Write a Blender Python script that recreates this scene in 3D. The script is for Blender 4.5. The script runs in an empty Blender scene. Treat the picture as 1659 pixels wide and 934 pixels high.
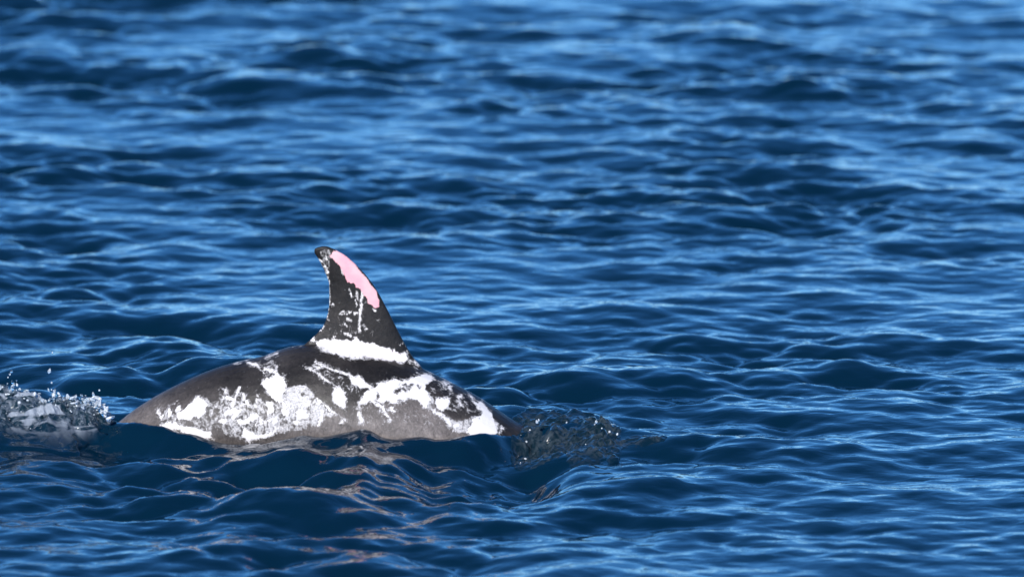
import bpy, bmesh, math, random
import numpy as np
from mathutils import Vector, Matrix, noise as mnoise

random.seed(7)
rng = np.random.default_rng(11)
scene = bpy.context.scene
col = scene.collection

# ------------------------------------------------------------------ camera
PW, PH = 1659.0, 934.0
S = 0.00165                       # metres per photo pixel at the dolphin (y = 0)
CAM_Y, CAM_H = -20.0, 3.8
GRAZE = math.atan2(CAM_H, -CAM_Y)
AXIS_D = math.hypot(CAM_H, CAM_Y)
FPX = AXIS_D / S
WL = 694.0                        # photo row of z = 0, y = 0
PITCH = GRAZE - math.atan((WL - PH / 2) / FPX)
cam_d = bpy.data.cameras.new('camera')
cam = bpy.data.objects.new('camera', cam_d)
col.objects.link(cam)
cam.location = (0, CAM_Y, CAM_H)
cam.rotation_euler = (math.pi / 2 - PITCH, 0, 0)
cam_d.sensor_width = 36.0
cam_d.lens = 36.0 * FPX / PW
cam_d.clip_start = 0.1
cam_d.clip_end = 20000
cam_d.dof.use_dof = True
cam_d.dof.focus_distance = AXIS_D - 0.1
cam_d.dof.aperture_fstop = 3.4
scene.camera = cam

# ------------------------------------------------------------------ sky and sun
SUN_EL, SUN_ROT = math.radians(33), math.radians(196)
world = bpy.data.worlds.new('World')
scene.world = world
world.use_nodes = True
wt = world.node_tree
wt.nodes.clear()
wo = wt.nodes.new('ShaderNodeOutputWorld')
bg = wt.nodes.new('ShaderNodeBackground')
sky = wt.nodes.new('ShaderNodeTexSky')
sky.sky_type = 'NISHITA'
sky.sun_disc = False
sky.sun_elevation = SUN_EL
sky.sun_rotation = SUN_ROT
sky.altitude = 0
sky.air_density = 0.6
sky.dust_density = 0.0
sky.ozone_density = 9.0
hs = wt.nodes.new('ShaderNodeHueSaturation')
hs.inputs['Saturation'].default_value = 1.1
hs.inputs['Hue'].default_value = 0.496
wt.links.new(sky.outputs[0], hs.inputs['Color'])
wt.links.new(hs.outputs[0], bg.inputs[0])
bg.inputs[1].default_value = 0.15
wt.links.new(bg.outputs[0], wo.inputs[0])
sun_d = bpy.data.lights.new('sun', 'SUN')
sun_d.energy = 4.2
sun_d.angle = math.radians(0.5)
sun_d.color = (1.0, 0.96, 0.90)
sun = bpy.data.objects.new('sun', sun_d)
col.objects.link(sun)
sd_ = Vector((math.cos(SUN_EL) * math.sin(SUN_ROT), math.cos(SUN_EL) * math.cos(SUN_ROT), math.sin(SUN_EL)))
sun.rotation_euler = sd_.to_track_quat('Z', 'Y').to_euler()
sun.location = sd_ * 30
scene.view_settings.view_transform = 'Standard'
scene.view_settings.look = 'None'
scene.view_settings.exposure = 0.24
scene.view_settings.gamma = 1.0

# ------------------------------------------------------------------ pixel <-> place
cp, sp = math.cos(PITCH), math.sin(PITCH)
def at(px, py, y=0.0):
    """Point of the photo pixel on the upright plane at depth y."""
    u = (px - PW / 2) / FPX
    v = (PH / 2 - py) / FPX
    dy, dz = cp + v * sp, -sp + v * cp
    t = (y - CAM_Y) / dy
    return Vector((u * t, y, CAM_H + dz * t))
def to_px(P):
    x, y, z = P[:, 0], P[:, 1] - CAM_Y, P[:, 2] - CAM_H
    d = y * cp - z * sp
    v = y * sp + z * cp
    return PW / 2 + FPX * x / d, PH / 2 - FPX * v / d

# ------------------------------------------------------------------ helpers
def mesh_obj(name, verts, faces, mat=None, smooth=True, parent=None):
    me = bpy.data.meshes.new(name)
    me.from_pydata([tuple(v) for v in verts], [], [tuple(f) for f in faces])
    me.update()
    if smooth:
        me.polygons.foreach_set('use_smooth', np.ones(len(me.polygons), dtype=bool))
    if mat:
        me.materials.append(mat)
    o = bpy.data.objects.new(name, me)
    col.objects.link(o)
    o.parent = parent
    return o
def grid_mesh(name, X, Y, Z, mat):
    """Fast quad grid from 2-D coordinate arrays."""
    ny, nx = X.shape
    P = np.stack([X, Y, Z], -1).reshape(-1, 3).astype(np.float32)
    idx = np.arange(nx * ny).reshape(ny, nx)
    q = np.stack([idx[:-1, :-1], idx[:-1, 1:], idx[1:, 1:], idx[1:, :-1]], -1).reshape(-1, 4)
    me = bpy.data.meshes.new(name)
    me.vertices.add(len(P)); me.vertices.foreach_set('co', P.ravel())
    me.loops.add(q.size); me.loops.foreach_set('vertex_index', q.ravel().astype(np.int32))
    me.polygons.add(len(q))
    me.polygons.foreach_set('loop_start', np.arange(0, q.size, 4, dtype=np.int32))
    me.polygons.foreach_set('loop_total', np.full(len(q), 4, dtype=np.int32))
    me.polygons.foreach_set('use_smooth', np.ones(len(q), dtype=bool))
    me.update(calc_edges=True)
    me.materials.append(mat)
    o = bpy.data.objects.new(name, me)
    col.objects.link(o)
    return o
def tag(o, label=None, cat=None, group=None, kind=None):
    if label: o['label'] = label
    if cat: o['category'] = cat
    if group: o['group'] = group
    if kind: o['kind'] = kind
    return o
def sstep(a, b, x):
    t = np.clip((x - a) / (b - a), 0, 1)
    return t * t * (3 - 2 * t)
def vnoise(px, py, cell, seed):
    r = np.random.default_rng(seed).uniform(-1, 1, (256, 256))
    u, v = px / cell, py / cell
    i, j = np.floor(u).astype(int), np.floor(v).astype(int)
    fu, fv = u - i, v - j
    fu = fu * fu * (3 - 2 * fu); fv = fv * fv * (3 - 2 * fv)
    g = lambda a, b: r[a % 256, b % 256]
    return (g(i, j) * (1 - fu) + g(i + 1, j) * fu) * (1 - fv) + (g(i, j + 1) * (1 - fu) + g(i + 1, j + 1) * fu) * fv
class NT:
    def __init__(self, name):
        self.m = bpy.data.materials.new(name)
        self.m.use_nodes = True
        self.t = self.m.node_tree
        self.t.nodes.clear()
        self.out = self.t.nodes.new('ShaderNodeOutputMaterial')
    def n(self, typ, **kw):
        nd = self.t.nodes.new(typ)
        for k, v in kw.items():
            setattr(nd, k, v)
        return nd
    def put(self, sock, v):
        if hasattr(v, 'is_output') or isinstance(v, bpy.types.NodeSocket):
            self.t.links.new(v, sock)
        elif v is not None:
            sock.default_value = v
    def math(self, op, a, b=None, c=None, clamp=False):
        nd = self.n('ShaderNodeMath', operation=op, use_clamp=clamp)
        for i, v in enumerate((a, b, c)):
            if v is not None: self.put(nd.inputs[i], v)
        return nd.outputs[0]
    def step(self, x, a, b):
        nd = self.n('ShaderNodeMapRange', interpolation_type='SMOOTHSTEP')
        self.put(nd.inputs['Value'], x)
        self.put(nd.inputs['From Min'], a); self.put(nd.inputs['From Max'], b)
        return nd.outputs[0]
    def mix(self, f, a, b):
        nd = self.n('ShaderNodeMix', data_type='RGBA')
        self.put(nd.inputs[0], f); self.put(nd.inputs[6], a); self.put(nd.inputs[7], b)
        return nd.outputs[2]
    def noise(self, vec, scale, detail=3, rough=0.55, dist=0.0):
        nd = self.n('ShaderNodeTexNoise')
        self.put(nd.inputs['Vector'], vec)
        nd.inputs['Scale'].default_value = scale
        nd.inputs['Detail'].default_value = detail
        nd.inputs['Roughness'].default_value = rough
        nd.inputs['Distortion'].default_value = dist
        return nd.outputs[0]
    def attr(self, name):
        return self.n('ShaderNodeAttribute', attribute_name=name).outputs['Fac']
    def mapping(self, vec, scale):
        nd = self.n('ShaderNodeMapping')
        self.put(nd.inputs[0], vec); nd.inputs['Scale'].default_value = scale
        return nd.outputs[0]

# ------------------------------------------------------------------ materials
def water_material(name, body, rough=0.02, ripple=0.0, ripple_scale=30):
    t = NT(name)
    b = t.n('ShaderNodeBsdfPrincipled')
    b.inputs['Base Color'].default_value = (*body, 1)
    b.inputs['Roughness'].default_value = rough
    b.inputs['IOR'].default_value = 1.333
    if ripple:
        g = t.n('ShaderNodeNewGeometry').outputs['Position']
        n1 = t.noise(t.mapping(g, (0.7, 1.0, 1.0)), ripple_scale, 3, 0.5, 0.4)
        bm = t.n('ShaderNodeBump')
        bm.inputs['Strength'].default_value = 1.0
        bm.inputs['Distance'].default_value = ripple
        t.put(bm.inputs['Height'], n1)
        t.put(b.inputs['Normal'], bm.outputs[0])
    t.put(t.out.inputs[0], b.outputs[0])
    return t.m
SEA_BODY = (0.001, 0.014, 0.031)
M_SEA = water_material('sea_water', SEA_BODY, 0.03, 0.004, 14)

def churn_material(name, dark, light, sheet, bump):
    t = NT(name)
    g = t.n('ShaderNodeNewGeometry').outputs['Position']
    e = t.attr('churn')
    b = t.n('ShaderNodeBsdfPrincipled')
    med = t.noise(g, 40, 5, 0.62, 1.0)
    c = t.mix(t.step(med, 0.40, 0.72), dark, light)
    if sheet:
        big = t.noise(t.mapping(g, (0.8, 1.0, 2.2)), 10, 3, 0.5, 1.2)
        c = t.mix(t.math('MULTIPLY', t.step(big, 0.52, 0.63), 0.85), c, sheet)
        c = t.mix(t.math('MULTIPLY', t.step(t.noise(g, 90, 4, 0.65, 1.0), 0.58, 0.72), 0.6), c, (0.6, 0.64, 0.68, 1))
    c = t.mix(t.step(e, 0.02, 0.75), (*SEA_BODY, 1), c)
    t.put(b.inputs['Base Color'], c)
    b.inputs['Roughness'].default_value = 0.045
    b.inputs['IOR'].default_value = 1.333
    n1 = t.noise(g, 34, 2, 0.5, 0.8)
    bm = t.n('ShaderNodeBump')
    t.put(bm.inputs['Distance'], t.math('MULTIPLY', t.step(e, 0.05, 0.8), bump))
    t.put(bm.inputs['Height'], n1); t.put(b.inputs['Normal'], bm.outputs[0])
    t.put(t.out.inputs[0], b.outputs[0])
    return t.m
M_CHURN = churn_material('churned_water', (0.005, 0.016, 0.024, 1), (0.050, 0.066, 0.078, 1), None, 0.006)
M_FOAMY = churn_material('foamy_water', (0.008, 0.024, 0.036, 1), (0.13, 0.16, 0.20, 1), (0.34, 0.38, 0.44, 1), 0.009)

def splash_material():
    t = NT('splash_water')
    g = t.n('ShaderNodeNewGeometry').outputs['Position']
    gl = t.n('ShaderNodeBsdfPrincipled')
    gl.inputs['Base Color'].default_value = (0.85, 0.93, 0.97, 1)
    gl.inputs['Transmission Weight'].default_value = 1.0
    gl.inputs['Roughness'].default_value = 0.03
    gl.inputs['IOR'].default_value = 1.333
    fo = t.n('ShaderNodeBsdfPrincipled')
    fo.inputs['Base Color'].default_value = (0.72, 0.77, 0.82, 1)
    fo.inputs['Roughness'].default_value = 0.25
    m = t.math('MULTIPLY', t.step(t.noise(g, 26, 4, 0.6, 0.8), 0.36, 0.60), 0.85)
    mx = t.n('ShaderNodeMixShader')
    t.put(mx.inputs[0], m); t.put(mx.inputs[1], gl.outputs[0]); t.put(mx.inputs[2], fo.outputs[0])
    t.put(t.out.inputs[0], mx.outputs[0])
    return t.m
M_SPLASH = splash_material()

def skin_material():
    t = NT('dolphin_skin')
    P = t.n('ShaderNodeTexCoord').outputs['Object']
    tone = t.attr('tone'); wh = t.attr('white'); pk = t.attr('pink'); mo = t.attr('mottle')
    fine = t.noise(P, 260, 3, 0.6)
    mid = t.noise(P, 85, 4, 0.6, 0.5)
    broad = t.noise(P, 22, 3, 0.55)
    streak = t.noise(t.mapping(P, (1.0, 1.0, 0.6)), 75, 5, 0.68, 1.6)
    rag0 = t.noise(t.mapping(P, (1.0, 1.0, 0.7)), 130, 7, 0.72, 1.2)
    ragsum = t.math('MULTIPLY_ADD', rag0, 15.0, -7.5)
    solid = t.step(t.math('ADD', wh, ragsum), -0.6, 2.2)
    pink = t.step(t.math('ADD', pk, t.math('MULTIPLY_ADD', ragsum, 0.75, 1.2)), -0.6, 0.6)
    # mottled half-healed skin
    thr = t.math('MULTIPLY_ADD', mo, -0.27, t.math('MULTIPLY_ADD', t.noise(P, 34, 3, 0.6, 1.0), 0.42, 0.46))
    mm = t.math('MULTIPLY_ADD', streak, 0.40, t.math('MULTIPLY_ADD', mid, 0.30, t.math('MULTIPLY', rag0, 0.30)))
    mot = t.step(t.math('SUBTRACT', mm, thr), -0.05, 0.10)
    mot = t.math('MULTIPLY', mot, t.step(mo, 0.02, 0.2))
    # base grey with worn variation
    var = t.math('MULTIPLY_ADD', broad, 1.0, t.math('MULTIPLY_ADD', streak, 1.9, t.math('MULTIPLY_ADD', rag0, 1.3, -1.1)))
    g = t.math('MULTIPLY', tone, var)
    cmb = t.n('ShaderNodeCombineColor')
    t.put(cmb.inputs[0], t.math('MULTIPLY', g, 1.13)); t.put(cmb.inputs[1], t.math('MULTIPLY', g, 0.97)); t.put(cmb.inputs[2], t.math('MULTIPLY', g, 0.90))
    # scattered pale flecks
    fl = t.step(t.noise(P, 150, 2, 0.5, 0.3), 0.70, 0.76)
    c = t.mix(t.math('MULTIPLY', fl, 0.35), cmb.outputs[0], (0.35, 0.34, 0.34, 1))
    motc = t.mix(t.step(fine, 0.35, 0.65), (0.42, 0.40, 0.41, 1), (0.80, 0.76, 0.74, 1))
    c = t.mix(t.math('MULTIPLY', mot, 0.85), c, motc)
    whc = t.mix(t.step(t.attr('blush'), 0.0, 1.0), (0.84, 0.79, 0.77, 1), (0.86, 0.72, 0.74, 1))
    whc = t.mix(t.math('MULTIPLY', t.step(fine, 0.56, 0.70), 0.25), whc, (0.40, 0.38, 0.40, 1))
    c = t.mix(solid, c, whc)
    pkc = t.mix(t.step(broad, 0.35, 0.65), (0.88, 0.40, 0.46, 1), (0.88, 0.50, 0.52, 1))
    c = t.mix(pink, c, pkc)
    b = t.n('ShaderNodeBsdfPrincipled')
    t.put(b.inputs['Base Color'], c)
    t.put(b.inputs['Roughness'], t.math('MULTIPLY_ADD', mid, 0.25, 0.34))
    b.inputs['IOR'].default_value = 1.38
    bm = t.n('ShaderNodeBump'); bm.inputs['Distance'].default_value = 0.0015; bm.inputs['Strength'].default_value = 0.6
    t.put(bm.inputs['Height'], t.math('ADD', mid, t.math('MULTIPLY', fine, 0.5)))
    t.put(b.inputs['Normal'], bm.outputs[0])
    t.put(t.out.inputs[0], b.outputs[0])
    return t.m
M_SKIN = skin_material()

# ------------------------------------------------------------------ sea
WATERLINE = [(186, 687), (225, 688), (255, 690), (280, 693), (300, 699), (330, 706), (345, 709), (400, 714), (440, 710),
             (480, 704), (530, 700), (560, 697), (590, 694), (605, 697), (622, 705), (660, 706), (685, 710), (705, 714),
             (725, 710), (750, 706), (775, 709), (795, 706), (805, 702), (820, 703), (835, 702), (862, 699)]
YB = [(186, 0.0), (250, -.08), (350, -.14), (450, -.17), (600, -.185), (700, -.18), (780, -.14), (862, 0.0)]
def build_wave_tile(N=2048, L=30.0):
    k1 = np.fft.fftfreq(N, L / N) * 2 * np.pi
    KX, KY = np.meshgrid(k1, k1)
    K = np.hypot(KX, KY); K[0, 0] = 1
    kp = 2 * np.pi / 0.8
    th = np.arctan2(KX, KY) - math.radians(12)           # mean direction along y
    spread = 0.48 + np.cos(th) ** 2 * 0.52
    P = K ** -3.8 * np.exp(-(kp / K) ** 2) * np.exp(-(K * 0.011) ** 2) * spread
    P[0, 0] = 0
    h = np.sqrt(P) * (rng.standard_normal((N, N)) + 1j * rng.standard_normal((N, N)))
    sl = np.sqrt(np.mean(np.fft.ifft2(1j * KY * h).real ** 2))
    h *= WAVE_SLOPE / sl
    H = np.fft.ifft2(h).real
    DX = np.fft.ifft2(-1j * KX / K * h).real
    DY = np.fft.ifft2(-1j * KY / K * h).real
    g = np.sqrt(K ** -1.0 * np.exp(-(K * 0.22) ** 2) * (K > 0.5)) * (rng.standard_normal((N, N)) + 1j * rng.standard_normal((N, N)))
    E = np.fft.ifft2(g).real; E = np.clip(1 + 0.46 * E / E.std(), 0.4, 2.1)     # gusts: wave groups and calmer lanes
    return H * E, DX * E, DY * E
WAVE_SLOPE = 0.118
TL, TN = 30.0, 2048
TH, TDX, TDY = build_wave_tile(TN, TL)
def cubic_w(t):
    return (-.5 * t + t * t - .5 * t ** 3, 1 - 2.5 * t * t + 1.5 * t ** 3, .5 * t + 2 * t * t - 1.5 * t ** 3, -.5 * t * t + .5 * t ** 3)
def sample_axis(xs, ys):
    """Tensor-grid bicubic sampling of the wave tile."""
    def prep(c):
        f = c / (TL / TN); i = np.floor(f).astype(int); return i, cubic_w(f - i)
    ix, wx = prep(xs); iy, wy = prep(ys)
    res = []
    for A in (TH, TDX, TDY):
        B = sum(A[:, (ix + k - 1) % TN] * wx[k][None, :] for k in range(4))
        res.append(sum(B[(iy + k - 1) % TN, :] * wy[k][:, None] for k in range(4)))
    return res
def axis(lo, hi, d, g_mid, mid_lo, mid_hi, far, g_far=1.16):
    up = [hi]; s = d
    while up[-1] < far:
        s *= g_mid if up[-1] < mid_hi else g_far
        up.append(up[-1] + s)
    dn = [lo]; s = d
    while dn[-1] > -far:
        s *= (g_mid if dn[-1] > mid_lo else g_far)
        dn.append(dn[-1] - s)
    return np.array(dn[::-1][:-1] + list(np.arange(lo, hi - d * .5, d)) + up)
XS = axis(-1.9, 1.9, 0.013, 1.03, -7, 7, 6000)
YS = axis(-3.6, 3.5, 0.013, 1.0035, -6, 26, 6000)
def local_water(X, Y, Z):
    """Water pushed up along the animal, hollow in front of it, heave over head and tail."""
    px = X / S + PW / 2
    wl = np.array(WATERLINE, float); yb = np.array(YB, float)
    yc = np.interp(px, yb[:, 0], yb[:, 1])
    yk = yc - 0.06                                      # crest of the bulge pushed toward the viewer's side
    zt = (WL - np.interp(px, wl[:, 0], wl[:, 1])) * S - (CAM_H / 20) * yk
    xw = sstep(40, 230, px) * (1 - sstep(850, 960, px))
    front = np.clip(yk - Y, 0, None)
    v1 = vnoise(px, px * 0, 120, 31)         # uneven foot of the bulge
    v2 = vnoise(px, px * 0, 95, 33)
    drop = np.clip(0.046 + 0.024 * v1, .014, .09)
    prof = zt - drop * sstep(-.02, .15 + .05 * v2, yk - Y) - 0.02 * sstep(0, .09, Y - yk)
    w = sstep(-1.35, -0.50, Y) * (1 - sstep(.0, .22, Y - yk - .05)) * xw
    lump = .0070 * vnoise(px + .5 * Y / S, Y / S * .9, 52, 21) + .0034 * vnoise(px - .4 * Y / S, Y / S * 1.1, 25, 22)
    Z = Z * (1 - w) + (prof + lump + Z * (0.4 + 0.8 * sstep(.1, .3, front))) * w
    # bow heave over the head
    Z = Z * (1 + 0.55 * np.exp(-((X + .45) / .75) ** 2 - ((Y + 1.05) / .6) ** 2))
    Z = Z + 0.002 * np.exp(-((px - 945) / 80) ** 2) * np.exp(-((Y + 0.12) / 0.22) ** 2)
    return Z
H_, DX_, DY_ = sample_axis(XS, YS)
sx = np.gradient(XS); sy = np.gradient(YS)
att = np.clip(0.09 / np.maximum(np.maximum(sx[None, :], sy[:, None]), 0.09), 0, 1) ** 1.5
CHOP = 0.75
GX, GY = np.meshgrid(XS, YS)
SX = GX + CHOP * DX_ * att; SY = GY + CHOP * DY_ * att; SZ = H_ * att
SZ = local_water(SX, SY, SZ)
sea = grid_mesh('sea', SX, SY, SZ, M_SEA)
tag(sea, kind='structure')
def sea_z(x, y):
    j = np.searchsorted(YS, y); i = np.searchsorted(XS, x)
    return float(SZ[min(j, len(YS) - 1), min(i, len(XS) - 1)])

# ------------------------------------------------------------------ dolphin
def resample(pts, n):
    pts = np.array(pts, float)
    seg = np.hypot(*np.diff(pts[:, :2], axis=0).T)
    s = np.concatenate([[0], np.cumsum(seg)])
    # Catmull-Rom through the points
    q = np.linspace(0, s[-1], n)
    i = np.clip(np.searchsorted(s, q, side='right') - 1, 0, len(pts) - 2)
    t = ((q - s[i]) / (s[i + 1] - s[i]))[:, None]
    p0 = pts[np.maximum(i - 1, 0)]; p1 = pts[i]; p2 = pts[i + 1]; p3 = pts[np.minimum(i + 2, len(pts) - 1)]
    return .5 * (2 * p1 + (p2 - p0) * t + (2 * p0 - 5 * p1 + 4 * p2 - p3) * t ** 2 + (3 * p1 - p0 - 3 * p2 + p3) * t ** 3)
# back line in photo pixels with the body's half height there (m), tail to beak
BACK = [(-95, 872, .020), (-60, 850, .030), (0, 812, .042), (60, 770, .055), (120, 731, .074), (160, 705, .088), (190, 685, .100),
        (218, 663, .112), (262, 636, .130), (320, 608, .150), (370, 590, .165), (425, 577.5, .182), (475, 561, .195), (540, 558, .202),
        (610, 571, .205), (655, 585, .205), (690, 600, .204), (735, 622, .203), (780, 646, .200), (830, 680, .193), (862, 699, .187),
        (910, 735, .176), (960, 780, .160), (1005, 830, .138), (1035, 878, .108), (1050, 915, .070), (1064, 942, .045), (1082, 975, .034), (1096, 1003, .022)]
parts = bmesh.new()
def add_loops(loops, cap=True):
    rows = [[parts.verts.new(p) for p in lp] for lp in loops]
    n = len(rows[0])
    for a, b in zip(rows, rows[1:]):
        for k in range(n):
            parts.faces.new((a[k], a[(k + 1) % n], b[(k + 1) % n], b[k]))
    if cap:
        parts.faces.new(rows[0][::-1]); parts.faces.new(rows[-1])
top = resample(BACK, 110)
T3 = np.array([at(p[0], p[1])[:] for p in top])
tan = np.gradient(T3[:, [0, 2]], axis=0)
for _ in range(6):
    tan[1:-1] = (tan[:-2] + 2 * tan[1:-1] + tan[2:]) / 4
tan /= np.linalg.norm(tan, axis=1)[:, None]
loops = []
for i in range(len(T3)):
    a = top[i, 2]
    nx, nz = -tan[i, 1], tan[i, 0]
    w = a * (0.93 if a > .1 else 0.80)
    lp = []
    for k in range(40):
        ph = 2 * math.pi * k / 40
        c_, s_ = math.cos(ph), math.sin(ph)
        off = -a + a * c_
        yy = w * s_ * (1 - 0.10 * max(c_, 0) ** 2)
        lp.append((T3[i, 0] + nx * off, yy, T3[i, 2] + nz * off))
    loops.append(lp)
add_loops(loops)
# dorsal fin: leading / trailing pairs from root to tip
FIN = [((735, 660), (455, 640), .060), ((706, 620), (470, 590), .050), ((684, 595), (488, 562), .038), ((670, 579), (502, 550), .031),
       ((660, 563), (512, 540.5), .027), ((650, 545), (522, 530), .0245), ((639, 523), (528, 517), .022), ((629, 503), (531.5, 503), .020),
       ((621.5, 489), (533, 489), .0185), ((614, 475), (533.5, 473), .017), ((604.5, 460), (532.5, 457), .0155), ((593, 445), (527, 442), .014),
       ((577.5, 429), (520.5, 428), .0125), ((562, 414.5), (513.5, 416), .011), ((544, 404.5), (508.5, 408.5), .0095), ((531, 399), (509, 403.5), .008), ((523, 398.5), (513, 401), .006)]
fl = []
for L_, T_, th in FIN:
    a = at(*L_); b = at(*T_)
    lp = []
    us = [0.5 - 0.5 * math.cos(math.pi * k / 14) for k in range(15)]
    prof = lambda u: max(0.0, 2.2 * (1.0 * math.sqrt(max(u, 0)) * (1 - u) ** 0.85)) * 0.62
    for u in us:
        p = a.lerp(b, u); lp.append((p.x, -th * max(prof(u), 0.0) - (0.0028 if 0 < u < 1 else 0.0015), p.z))
    for u in us[::-1]:
        p = a.lerp(b, u); lp.append((p.x, th * max(prof(u), 0.0) + (0.0028 if 0 < u < 1 else 0.0015), p.z))
    fl.append(lp)
add_loops(fl)
# flippers and flukes (under water)
def blade(root_a, root_b, tip, sweep, thick):
    a, b, t = Vector(root_a), Vector(root_b), Vector(tip)
    nrm = (b - a).cross(t - a).normalized()
    ls = []
    for j in range(9):
        v = j / 8
        la = a.lerp(t, v) + Vector(sweep) * math.sin(v * math.pi) * .5
        lb = b.lerp(t, v) + Vector(sweep) * math.sin(v * math.pi) * .15
        if j == 8: la, lb = t + (a - b) * .03, t - (a - b) * .03
        lp = []
        for u in [k / 8 for k in range(9)]:
            lp.append(la.lerp(lb, u) - nrm * (thick * (1 - .7 * v) * math.sin(math.pi * min(.97, max(.03, u ** .7))) + .002))
        for u in [k / 8 for k in range(8, -1, -1)]:
            lp.append(la.lerp(lb, u) + nrm * (thick * (1 - .7 * v) * math.sin(math.pi * min(.97, max(.03, u ** .7))) + .002))
        ls.append([tuple(p) for p in lp])
    add_loops(ls)
tail = Vector(T3[0]); tl = Vector(T3[9]); hd = Vector(T3[84])
for sgn in (-1, 1):
    blade(tl + Vector((0.02, 0, -.04)), tail + Vector((-.03, 0, -.02)), tail + Vector((-.12, sgn * .27, -.05)), (0.08, 0, .05), .016)
    blade(hd + Vector((-.14, sgn * .14, -.28)), hd + Vector((-.27, sgn * .13, -.25)), hd + Vector((-.42, sgn * .34, -.42)), (.06, sgn * .02, 0), .018)
bmesh.ops.recalc_face_normals(parts, faces=parts.faces[:])
tmp_me = bpy.data.meshes.new('dolphin_blank'); parts.to_mesh(tmp_me); parts.free()
tmp = bpy.data.objects.new('dolphin_blank', tmp_me); col.objects.link(tmp)
rm = tmp.modifiers.new('r', 'REMESH'); rm.mode = 'VOXEL'; rm.voxel_size = 0.0032; rm.adaptivity = 0.0
smo = tmp.modifiers.new('s', 'SMOOTH'); smo.factor = 0.5; smo.iterations = 4
dg = bpy.context.evaluated_depsgraph_get()
dme = bpy.data.meshes.new_from_object(tmp.evaluated_get(dg))
dme.name = 'dolphin'
bpy.data.objects.remove(tmp)
dme.polygons.foreach_set('use_smooth', np.ones(len(dme.polygons), dtype=bool))
dme.materials.clear(); dme.materials.append(M_SKIN)
V = np.zeros(len(dme.vertices) * 3, np.float32); dme.vertices.foreach_get('co', V); V = V.reshape(-1, 3).astype(float)
Vn = V.copy(); Vn[:, 1] = -np.abs(Vn[:, 1])          # both flanks carry the same marks
QX, QY = to_px(Vn)

# skin marks, in photo pixels
def sd_poly(px, py, poly):
    """Signed distance, positive inside."""
    d2 = np.full(px.shape, 1e9); ins = np.zeros(px.shape, bool)
    n = len(poly)
    for i in range(n):
        x1, y1 = poly[i]; x2, y2 = poly[(i + 1) % n]
        ex, ey = x2 - x1, y2 - y1
        t = np.clip(((px - x1) * ex + (py - y1) * ey) / (ex * ex + ey * ey + 1e-9), 0, 1)
        d2 = np.minimum(d2, (px - x1 - t * ex) ** 2 + (py - y1 - t * ey) ** 2)
        c = ((y1 > py) != (y2 > py)) & (px < (x2 - x1) * (py - y1) / (y2 - y1 + 1e-12) + x1)
        ins ^= c
    d = np.sqrt(d2)
    return np.where(ins, d, -d)
def sd_line(px, py, pts, w):
    d2 = np.full(px.shape, 1e9)
    for (x1, y1), (x2, y2) in zip(pts, pts[1:]):
        ex, ey = x2 - x1, y2 - y1
        t = np.clip(((px - x1) * ex + (py - y1) * ey) / (ex * ex + ey * ey + 1e-9), 0, 1)
        d2 = np.minimum(d2, (px - x1 - t * ex) ** 2 + (py - y1 - t * ey) ** 2)
    return w / 2 - np.sqrt(d2)
def sd_oval(px, py, x, y, rx, ry):
    return (1 - np.hypot((px - x) / rx, (py - y) / ry)) * min(rx, ry)
PINK = [(543, 405), (552, 410), (565, 419), (575, 428), (581, 437), (588, 445), (594, 454), (601, 463), (607, 471), (610, 480), (613.5, 488),
        (612.5, 495), (608, 498), (602, 493), (596, 490), (598, 483), (591, 477), (588, 472), (586.5, 468), (577, 463), (575, 457), (565, 456),
        (560.7, 449), (556, 437), (549, 429), (542, 419.5), (535, 414), (539.5, 409)]
BAND = [(509, 552.6), (522, 548.5), (547, 550), (572, 551), (577, 547), (590, 551), (613.6, 558), (640, 566.5), (659.5, 571), (663, 579), (657, 586),
        (633, 582), (613.6, 582), (591, 579), (574.6, 580.5), (558, 577.7), (538, 572), (522, 565), (510.6, 558)]
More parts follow.
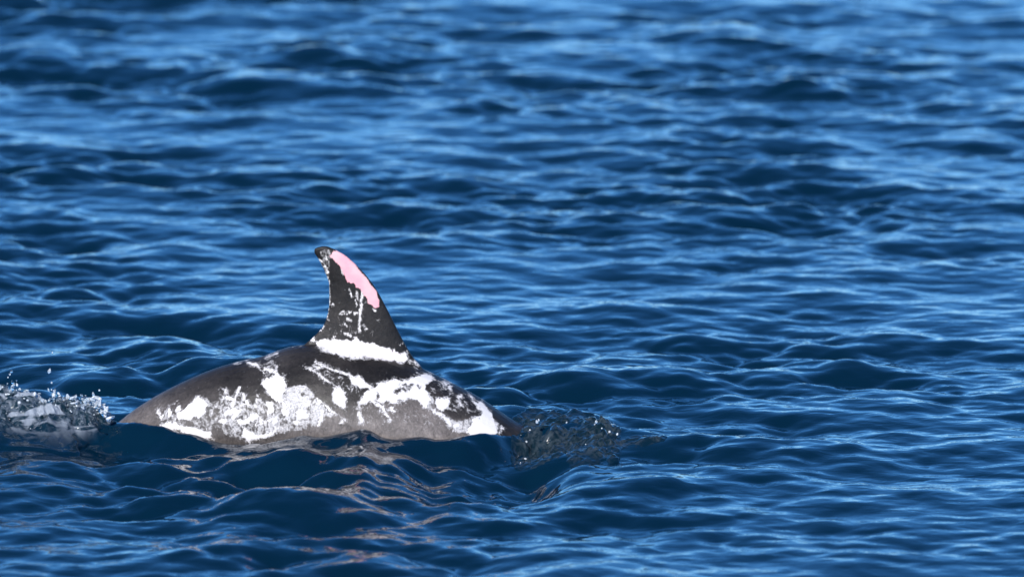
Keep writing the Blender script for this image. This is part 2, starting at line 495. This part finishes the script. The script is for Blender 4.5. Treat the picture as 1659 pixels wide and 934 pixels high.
SOLID = [
    [(321, 638.5), (332.5, 647), (337, 654), (334, 666), (322, 676), (300, 681), (288, 682), (288, 664), (298, 660), (306, 654)],
    [(259, 686.5), (276, 680), (290, 690), (310, 693), (334, 697), (343, 702), (343, 712), (320, 708), (295, 700), (262, 692)],
    [(426, 614.5), (440, 609), (450, 606), (462, 613), (467, 621), (462, 633), (460, 645), (452, 652), (441.6, 647), (435, 637), (428, 628), (423, 620)],
    [(395, 585), (405.6, 583), (421, 589), (424.5, 601), (430, 609), (424, 604), (419, 596), (402, 589)],
    [(362, 664), (382, 657), (392, 662.5), (390, 668), (382, 673), (380, 681), (376.5, 678), (376, 669), (364, 668)],
    [(380, 680), (395, 678), (408, 672), (415, 668), (420, 676), (408, 684), (395, 690), (385, 686)],
    [(394, 650), (402, 648), (407, 655), (404, 659), (394, 655)],
    [(392, 693), (409, 700), (423, 701), (440, 695), (457, 692), (443, 700), (423, 709), (406, 716), (399, 712), (392, 705)],
    [(540, 625), (550, 623), (556, 629), (559.5, 636), (560.5, 648), (561.5, 663), (554, 659.5), (545, 657.6), (542, 648), (541, 636)],
    [(562, 604), (575, 608), (586, 614), (602, 624), (600, 631), (582.6, 627), (571, 619)],
    [(580.5, 651), (589, 639), (603, 625), (618, 619), (639, 615), (661, 613), (680, 607), (693.6, 603), (703, 610), (695, 616.5), (690, 623), (690, 634),
     (697, 646), (695, 656), (692, 661), (683, 658), (676.5, 651), (663, 647), (652.5, 651), (642, 652.5), (628.5, 652.5), (611, 651), (601, 649), (591, 654)],
    [(703.4, 647), (710, 643), (725.7, 641.7), (728, 652), (727, 660.5), (717, 665), (710, 660.5), (703, 653.6)],
    [(739, 640), (750, 640), (752, 646), (743, 647.6)],
    [(757, 638), (765, 640), (772, 647.6), (784, 653.6), (794, 664), (799, 676), (803.6, 684.5), (806, 700), (796, 707), (782, 712), (772, 709),
     (758, 700), (753, 698), (758, 690), (765, 679), (775, 674), (778, 667), (770, 659), (768.5, 648.5), (762, 643)],
    [(571, 482), (575, 482), (579.5, 494), (575, 494.5)],
    [(500, 552), (507, 542), (511, 551), (505, 555)],
    BAND,
]
HOLES = [(644, 632, 5, 4), (663, 624, 11, 3), (656, 630, 5, 2), (612, 640, 3, 5), (697, 640, 3, 3), (648, 649, 5, 3)]
LINES = [
    ([(365, 643), (380, 646)], 5), ([(380, 646), (376, 658)], 5), ([(381, 643), (389, 627)], 2.5), ([(395, 638), (396, 648)], 3),
    ([(513, 645), (523, 652), (532.5, 661), (542, 669)], 2.6), ([(523, 667), (517, 688)], 4), ([(496, 595), (511, 602), (525, 613), (534.5, 619)], 2.0),
    ([(511, 588), (532.5, 596), (556, 604), (570, 610)], 2.8), ([(616.5, 657), (632, 678)], 3.2), ([(603, 650), (620, 660)], 4), ([(582, 668), (585.5, 682)], 4.5),
    ([(702, 666), (714, 671), (722, 677), (730, 690)], 4), ([(588, 470), (586.6, 484), (584, 500), (583.5, 511), (582, 523), (583, 534)], 3.2),
    ([(565, 468), (570, 480)], 1.8), ([(577, 471), (579.5, 484)], 1.4), ([(549.6, 508), (561, 509), (569, 504)], 1.8), ([(551, 507), (556, 503)], 1.6),
    ([(576, 507), (583, 506)], 2.6), ([(563.5, 515), (570, 520)], 2.2), ([(559, 524), (563, 527.5)], 2.2), ([(559, 538.7), (568, 543.6)], 3.0),
    ([(574.6, 545.7), (579, 550)], 3), ([(604, 500), (608, 503)], 2.4), ([(515, 419), (523, 436), (531, 452)], 1.8), ([(519, 421), (525, 426.5)], 2.0),
    ([(526.5, 432), (531, 441)], 4), ([(528, 415), (529, 420)], 2.2), ([(553.6, 433.6), (556, 443)], 2.4), ([(409, 690), (440, 680)], 2.5), ([(430, 597), (447, 604)], 4),
    ([(533, 455), (533, 470), (533.5, 492), (531, 505), (528, 515)], 1.2), ([(472, 557), (482, 552), (488, 556)], 3.5), ([(432, 578), (450, 572)], 1.2),
]
OVALS = [(260, 674, 4, 4), (256, 666, 3.5, 4), (272.5, 669, 5, 5), (288, 659, 5, 5), (438, 664, 6, 9), (435, 656, 6, 5), (445, 680, 3, 9), (464, 666, 6, 6),
         (421, 683, 6, 7), (361, 680, 5, 6), (365, 634, 4, 3), (418, 647, 3, 7), (463, 654, 5, 6), (461, 665, 5, 6), (552, 682, 4, 3), (516, 598, 3.5, 3),
         (722, 622, 6, 2.5), (730, 630, 4, 5), (748, 655, 3.5, 3.5), (810, 694, 3, 3), (614, 518.5, 2.4, 1.6), (590.6, 532, 2, 1.6), (601, 539, 1.5, 2), (541, 545.7, 2, 2),
         (650.5, 555, 2.5, 2), (535, 493, 3.5, 2.5), (531.5, 504, 2, 3.5), (529, 512, 1.8, 3.5), (522, 527.6, 3, 3.5), (517.6, 534.5, 3, 3), (666.5, 584.6, 4, 2.2),
         (677, 589.5, 4, 3), (637, 662, 5, 4), (488, 672, 10, 9), (479, 684, 7, 5), (497, 655, 5, 7), (740, 690, 6, 6), (718, 621, 3, 2), (385, 588, 3, 1.5)]
MOTTLE = [
    ([(330, 640), (345, 650), (362, 640), (380, 650), (392, 645), (405, 655), (420, 648), (440, 652), (462, 630), (500, 622), (522, 645), (540, 660), (545, 672),
      (515, 692), (480, 700), (440, 706), (400, 716), (370, 708), (355, 697), (340, 700), (318, 692), (322, 676)], 0.72),
    ([(465, 625), (495, 620), (515, 640), (525, 660), (520, 688), (480, 692), (468, 675), (460, 650)], 0.95),
    ([(250, 660), (285, 650), (305, 660), (340, 650), (345, 690), (300, 695), (255, 688)], 0.6),
    ([(424, 600), (440, 580), (452, 589), (452, 606), (430, 612)], 0.75),
    ([(560, 650), (600, 655), (640, 655), (690, 660), (730, 690), (700, 700), (640, 690), (580, 690)], 0.35),
    ([(690, 635), (705, 640), (710, 665), (735, 680), (726, 690), (700, 668), (690, 660)], 0.8),
    ([(726, 674), (751, 678), (768, 676), (760, 702), (746, 702), (732, 698)], 0.85),
    ([(700, 612), (730, 620), (740, 640), (725, 640), (700, 640), (692, 625)], 0.45),
    ([(735, 640), (770, 645), (775, 670), (740, 676), (728, 660)], 0.40),
    ([(500, 585), (560, 600), (600, 628), (570, 640), (540, 620), (510, 605)], 0.5),
    ([(512, 405), (534, 402), (540, 415), (532, 450), (520, 430)], 0.5),
    ([(545, 500), (590, 500), (595, 535), (570, 548), (530, 545), (535, 520)], 0.3),
    ([(805, 690), (818, 690), (818, 706), (805, 706)], 0.6),
    ([(570, 460), (590, 470), (600, 490), (590, 497), (572, 480)], 0.45),
    ([(585, 645), (640, 650), (645, 675), (625, 675), (600, 665)], 0.6),
]
TONES = [(150, 700, .13), (200, 680, .13), (230, 665, .115), (250, 650, .10), (280, 640, .07), (315, 620, .05), (350, 600, .036), (380, 612, .032), (300, 665, .09), (350, 650, .06),
         (350, 690, .10), (400, 630, .04), (430, 590, .045), (460, 580, .055), (480, 605, .022), (440, 690, .10), (480, 650, .07), (560, 540, .040), (600, 520, .034), (640, 540, .022),
         (600, 600, .018), (640, 600, .018), (500, 570, .032), (520, 640, .055), (500, 695, .14), (540, 690, .15), (600, 690, .17), (660, 690, .17), (700, 705, .19), (600, 660, .10),
         (575, 637, .035), (640, 665, .12), (690, 675, .15), (740, 660, .04), (740, 695, .14), (770, 645, .028), (720, 615, .025), (820, 675, .030), (850, 692, .035), (560, 480, .024), (525, 405, .02),
         (600, 470, .02), (545, 450, .02), (580, 510, .036), (540, 525, .042), (900, 760, .04), (500, 800, .25), (700, 800, .25), (900, 900, .15), (0, 860, .10)]
vis = (QX > 130) & (QX < 900) & (QY > 380) & (QY < 740)
ax, ay = QX[vis], QY[vis]
nv = len(V)
white = np.full(nv, -20.0); pinka = np.full(nv, -20.0); mott = np.zeros(nv); blush = np.zeros(nv)
w_ = np.full(ax.shape, -20.0)
bx0, by0 = ax, ay
ax = bx0 + 3.2 * vnoise(bx0, by0, 11, 1) + 1.6 * vnoise(bx0, by0, 4.5, 2)      # wander of the outlines
ay = by0 + 3.2 * vnoise(bx0, by0, 11, 3) + 1.6 * vnoise(bx0, by0, 4.5, 4)
for p in SOLID: w_ = np.maximum(w_, sd_poly(ax, ay, p))
for o in OVALS: w_ = np.maximum(w_, sd_oval(ax, ay, *o) * 0.8)
for x, y, rx, ry in HOLES: w_ = np.minimum(w_, -sd_oval(ax, ay, x, y, rx, ry))
ax = bx0 + .25 * (ax - bx0); ay = by0 + .25 * (ay - by0)
for pts, w in LINES: w_ = np.maximum(w_, sd_line(ax, ay, pts, w + 1.7))
white[vis] = np.clip(w_, -20, 20)
pinka[vis] = np.clip(sd_poly(ax, ay, PINK), -20, 20)
m_ = np.zeros(ax.shape)
for p, dens in MOTTLE: m_ = np.maximum(m_, dens * sstep(-5, 6, sd_poly(ax, ay, p)))
mott[vis] = np.maximum(m_, 0.62 * sstep(-9, 1, w_) * (ay > 560))
b_ = sstep(0, 6, sd_poly(ax, ay, [(530, 550), (590, 552), (655, 570), (655, 584), (600, 578), (540, 566)]))
b_ = np.maximum(b_, 0.6 * sstep(0, 5, sd_poly(ax, ay, [(675, 635), (692, 640), (695, 658), (680, 655)])))
blush[vis] = b_
tn = np.array(TONES, float)
num = np.zeros(nv); den = np.zeros(nv)
for x, y, v in tn:
    wgt = 1.0 / ((QX - x) ** 2 + (QY - y) ** 2 + 60) ** 1.6
    num += wgt * math.log(v); den += wgt
tone = np.exp(num / den)
tone *= 0.62 + 0.38 * sstep(.03, .12, tone)
for nm, arr in (('white', white), ('pink', pinka), ('mottle', mott), ('blush', blush), ('tone', tone)):
    a = dme.attributes.new(nm, 'FLOAT', 'POINT')
    a.data.foreach_set('value', arr.astype(np.float32))
dolphin = bpy.data.objects.new('dolphin', dme)
col.objects.link(dolphin)
tag(dolphin, 'dark grey dolphin blotched with white, a pink patch on its dorsal fin', 'dolphin')

# ------------------------------------------------------------------ bow wave over the head
ico = bmesh.new(); bmesh.ops.create_icosphere(ico, subdivisions=2, radius=1.0)
ICO_V = [v.co.copy() for v in ico.verts]; ICO_F = [[v.index for v in f.verts] for f in ico.faces]; ico.free()
def fbm(x, y, z, o=4, l=2.1, g=.5):
    s, a, f = 0, 1, 1
    for _ in range(o):
        s += a * mnoise.noise(Vector((x * f, y * f, z * f))); a *= g; f *= l
    return s
def put_attr(o, name, arr):
    a = o.data.attributes.new(name, 'FLOAT', 'POINT')
    a.data.foreach_set('value', np.asarray(arr, np.float32).ravel())
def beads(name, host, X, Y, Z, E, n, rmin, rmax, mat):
    """Small rounded beads of water on a churned surface, one part; on the bow wave they stand in for sun glints."""
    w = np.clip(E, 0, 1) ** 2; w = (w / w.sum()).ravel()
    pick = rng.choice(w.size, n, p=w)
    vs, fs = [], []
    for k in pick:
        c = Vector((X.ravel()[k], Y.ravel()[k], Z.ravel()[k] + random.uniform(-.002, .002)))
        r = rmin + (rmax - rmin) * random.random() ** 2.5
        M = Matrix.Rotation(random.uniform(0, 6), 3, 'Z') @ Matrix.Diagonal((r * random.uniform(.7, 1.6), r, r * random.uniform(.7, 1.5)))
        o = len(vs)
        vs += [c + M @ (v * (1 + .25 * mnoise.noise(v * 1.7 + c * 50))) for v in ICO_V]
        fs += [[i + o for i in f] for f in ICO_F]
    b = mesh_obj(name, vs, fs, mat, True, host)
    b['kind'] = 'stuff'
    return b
def build_bow():
    x0, x1 = (800 - PW / 2) * S, (1100 - PW / 2) * S
    xs = np.arange(x0, x1, 0.0030); ys = np.arange(-.50, .16, 0.0038)
    X, Y = np.meshgrid(xs, ys)
    H, DXb, DYb = sample_axis(xs, ys)
    Z = np.zeros_like(X)
    px = X / S + PW / 2
    base = local_water(X, Y, H)
    T = np.zeros_like(X); OX = np.zeros_like(X); OY = np.zeros_like(X)
    for j in range(X.shape[0]):
        for i in range(X.shape[1]):
            x, y = X[j, i], Y[j, i]
            n1 = fbm(x * 16, y * 13, 1.7, 2)
            b1 = abs(mnoise.noise(Vector((x * 21, y * 17, 5.1)))); b2 = abs(mnoise.noise(Vector((x * 44, y * 36, 15.1)))); b3 = abs(mnoise.noise(Vector((x * 90, y * 75, 25.1))))
            T[j, i] = .006 * n1 + .026 * b1 + .012 * b2 + .004 * b3 - .005
            OX[j, i] = .006 * mnoise.noise(Vector((x * 30, y * 30, 20.)))
            OY[j, i] = .006 * mnoise.noise(Vector((x * 30, y * 30, 40.)))
    # envelope: strong over the head, thin tail forward, fades to the sea
    yc = -.16 - .0006 * (px - 930)
    wid = .26
    e = sstep(806, 862, px) * (1 - sstep(985, 1015, px)) * np.exp(-(np.abs(Y - yc) / wid) ** 3) * sstep(-.47, -.30, Y)
    e2 = sstep(985, 1010, px) * (1 - sstep(1060, 1095, px)) * np.exp(-(np.abs(Y + .20) / .05) ** 2) * .55
    rag = vnoise(px, Y / S * .5, 16, 42) + .5 * vnoise(px, Y / S * .5, 7, 43)
    e = e * np.clip(.85 + .4 * rag, .1, 1.1) * sstep(802, 840 + 14 * rag, px)
    E = np.maximum(e, e2)
    crest = .011 * np.exp(-((px - 972) / 24) ** 2) * np.exp(-((Y + .15) / .10) ** 2)
    Zb = base + E * (T + .004) + crest * (0.6 + 40 * T) + .002 - (1 - sstep(0, .28, E)) * .022
    o = grid_mesh('bow_wave', X + OX * E * 1.6, Y + OY * E * 1.6, Zb, M_CHURN)
    put_attr(o, 'churn', E)
    beads('bead', o, X + OX * E * 1.6, Y + OY * E * 1.6, Zb, e * (Y < -.05) * (Y > -.34) + 3 * crest / .011 * e, 44, .0008, .0034, M_SPLASH)  # whitish beads put in as sparkles of sun on the wave
    return o
bow = build_bow()
tag(bow, 'crumpled glassy grey bow wave heaped over the submerged head of the dolphin', 'wave')

# ------------------------------------------------------------------ tail splash
def voxel_blend(name, blobs, voxel, mat, it=3):
    vs, fs = [], []
    for c, r, rot in blobs:
        o = len(vs); R3 = rot
        for v in ICO_V:
            q = R3 @ Vector((v.x * r[0], v.y * r[1], v.z * r[2]))
            vs.append(Vector(c) + q)
        fs += [[i + o for i in f] for f in ICO_F]
    t = mesh_obj(name + '_blank', vs, fs)
    m1 = t.modifiers.new('r', 'REMESH'); m1.mode = 'VOXEL'; m1.voxel_size = voxel
    m2 = t.modifiers.new('s', 'SMOOTH'); m2.iterations = it
    me = bpy.data.meshes.new_from_object(t.evaluated_get(bpy.context.evaluated_depsgraph_get()))
    bpy.data.objects.remove(t)
    me.name = name
    me.polygons.foreach_set('use_smooth', np.ones(len(me.polygons), dtype=bool))
    me.materials.clear(); me.materials.append(mat)
    o = bpy.data.objects.new(name, me); col.objects.link(o)
    return o
CREST = [(-70, 640), (-30, 632), (0, 628), (20, 626), (45, 632), (62, 638), (80, 640), (95, 637), (110, 642), (125, 646), (140, 645), (152, 646), (163, 655), (172, 664), (180, 682)]
def rrot():
    return Matrix.Rotation(random.uniform(-3, 3), 3, 'Z') @ Matrix.Rotation(random.uniform(-.7, .7), 3, 'X') @ Matrix.Rotation(random.uniform(-.7, .7), 3, 'Y')
cr = np.array(CREST, float)
def build_tail_splash():
    x0, x1 = at(-90, 690).x, at(200, 690).x
    xs = np.arange(x0, x1, .0030); ys = np.arange(-.34, .20, .0034)
    X, Y = np.meshgrid(xs, ys)
    px = X / S + PW / 2
    H, _a, _b = sample_axis(xs, ys)
    base = local_water(X, Y, H)
    cz = (WL - np.interp(px, cr[:, 0], cr[:, 1])) * S
    shape = np.where(Y > -.03, np.exp(-((Y + .03) / .07) ** 2), np.exp(-(np.abs(Y + .03) / .13) ** 1.6))
    N1 = np.zeros_like(X); N2 = np.zeros_like(X); N3 = np.zeros_like(X); OX = np.zeros_like(X); OY = np.zeros_like(X)
    for j in range(X.shape[0]):
        for i in range(X.shape[1]):
            x, y = X[j, i], Y[j, i]
            N1[j, i] = fbm(x * 15, y * 11, 3.3, 2)
            N2[j, i] = 1 - 2 * abs(mnoise.noise(Vector((x * 34 + y * 10, y * 24, 8.1))))
            N3[j, i] = 1 - 2 * abs(mnoise.noise(Vector((x * 85, y * 60, 2.6))))
            OX[j, i] = mnoise.noise(Vector((x * 22, y * 22, 30.)))
            OY[j, i] = mnoise.noise(Vector((x * 22, y * 22, 50.)))
    rag = vnoise(px, Y / S * .5, 14, 41)
    lo = 104 + 60 * sstep(-.16, -.05, Y) + 8 * rag
    E = np.clip(shape * (1 + .25 * rag), 0, 1) * (1 - sstep(lo, lo + 22 + 30 * (Y < -.1), px))
    T = .016 * N1 + .009 * N2 + .004 * N3
    Z = base + E * np.clip(cz - .016 - base, 0, None) + T * sstep(.03, .5, E) * 1.1 + .003 - (1 - sstep(.0, .06, E)) * .03
    o = grid_mesh('tail_splash', X + .016 * OX * E, Y + .02 * OY * E, Z, M_FOAMY)
    put_attr(o, 'churn', E)
    beads('bead', o, X, Y, Z, E, 130, .0014, .0045, M_SPLASH)
    return o
splash = build_tail_splash()
tag(splash, 'ragged foamy splash of glassy water thrown up behind the dolphin tail', 'splash')
blobs = []
for _ in range(210):                                     # ragged lip
    px = 182 - 70 * abs(random.gauss(0, .55)) if random.random() < .75 else random.uniform(-60, 120)
    cz = np.interp(px, cr[:, 0], cr[:, 1])
    p = at(px, cz + random.uniform(-2, 14) + (0 if random.random() < .8 else -6), random.gauss(-.03, .035))
    r = random.uniform(.0018, .0048)
    blobs.append((p[:], (r * random.uniform(1.0, 3.6), r, r * random.uniform(.6, 1.6)), rrot()))
for px, py, h in ((87, 640, .020), (150, 647, .012), (121, 645, .010), (172, 664, .010), (20, 628, .012)):
    p = at(px, py, -.03)
    for k in range(6):
        r = .0055 * (1 - k / 7)
        blobs.append(((p.x + .001 * k, p.y, p.z + h * k / 5), (r, r, r * 1.5), Matrix.Identity(3)))
lip = voxel_blend('splash_lip', blobs, .0018, M_SPLASH, 2)
lip.parent = splash
lip['kind'] = 'stuff'

# ------------------------------------------------------------------ droplets
def droplet_mesh():
    me = bpy.data.meshes.new('water_droplet')
    vs = []
    for v in ICO_V:
        k = 1 - .35 * max(v.z, 0)
        vs.append((v.x * k, v.y * k, v.z * (1.25 if v.z > 0 else 1)))
    me.from_pydata(vs, [], ICO_F); me.update()
    me.polygons.foreach_set('use_smooth', np.ones(len(me.polygons), dtype=bool))
    me.materials.append(M_SPLASH)
    return me
DM = droplet_mesh()
def droplet(px, py, r, stretch, y, label, group):
    o = bpy.data.objects.new('water_droplet', DM); col.objects.link(o)
    o.location = at(px, py, y); o.scale = (r * S, r * S, r * S * stretch)
    o.rotation_euler = (random.uniform(-.4, .4), random.uniform(-.5, .5), random.uniform(0, 6))
    tag(o, label, 'droplet', group)
droplet(80, 601, 2.8, 1.6, -.02, 'largest elongated water droplet, hanging alone high above the tail splash', 'droplets above the tail splash')
for px, py, r, st in [(18.5, 601.5, 2.6, 1.0), (16, 606, 1.5, 1.2), (20.5, 619, 2.4, 1.4), (22.5, 623.5, 1.6, 1), (27, 616, 1.3, 1), (27.5, 623, 2.0, 1.5),
                      (78.5, 631, 1.7, 1.6), (83.5, 619.5, 1.8, 1), (83.5, 631, 1.0, 1.4), (161, 632, 1.7, 1), (13, 611, 1.2, 1), (151, 638, 2.2, 1.4), (12, 621, 1.0, 1), (85, 571, 1.2, 1)]:
    droplet(px, py, r, st, random.uniform(-.08, .04), 'tiny water droplet flying in the air above the tail splash', 'droplets above the tail splash')
for px, py, r in [(870, 683, 2.6), (873, 680, 1.6), (918, 684, 1.4), (966, 683, 2.2), (1082, 727, 2.4), (1000, 703, 1.8)]:  # pale drops placed as bright glints along the bow wave
    droplet(px, py, r, 1.2, -.10 if px < 900 else -.2, 'tiny whitish water droplet set as a glint over the bow wave', 'droplets above the bow wave')
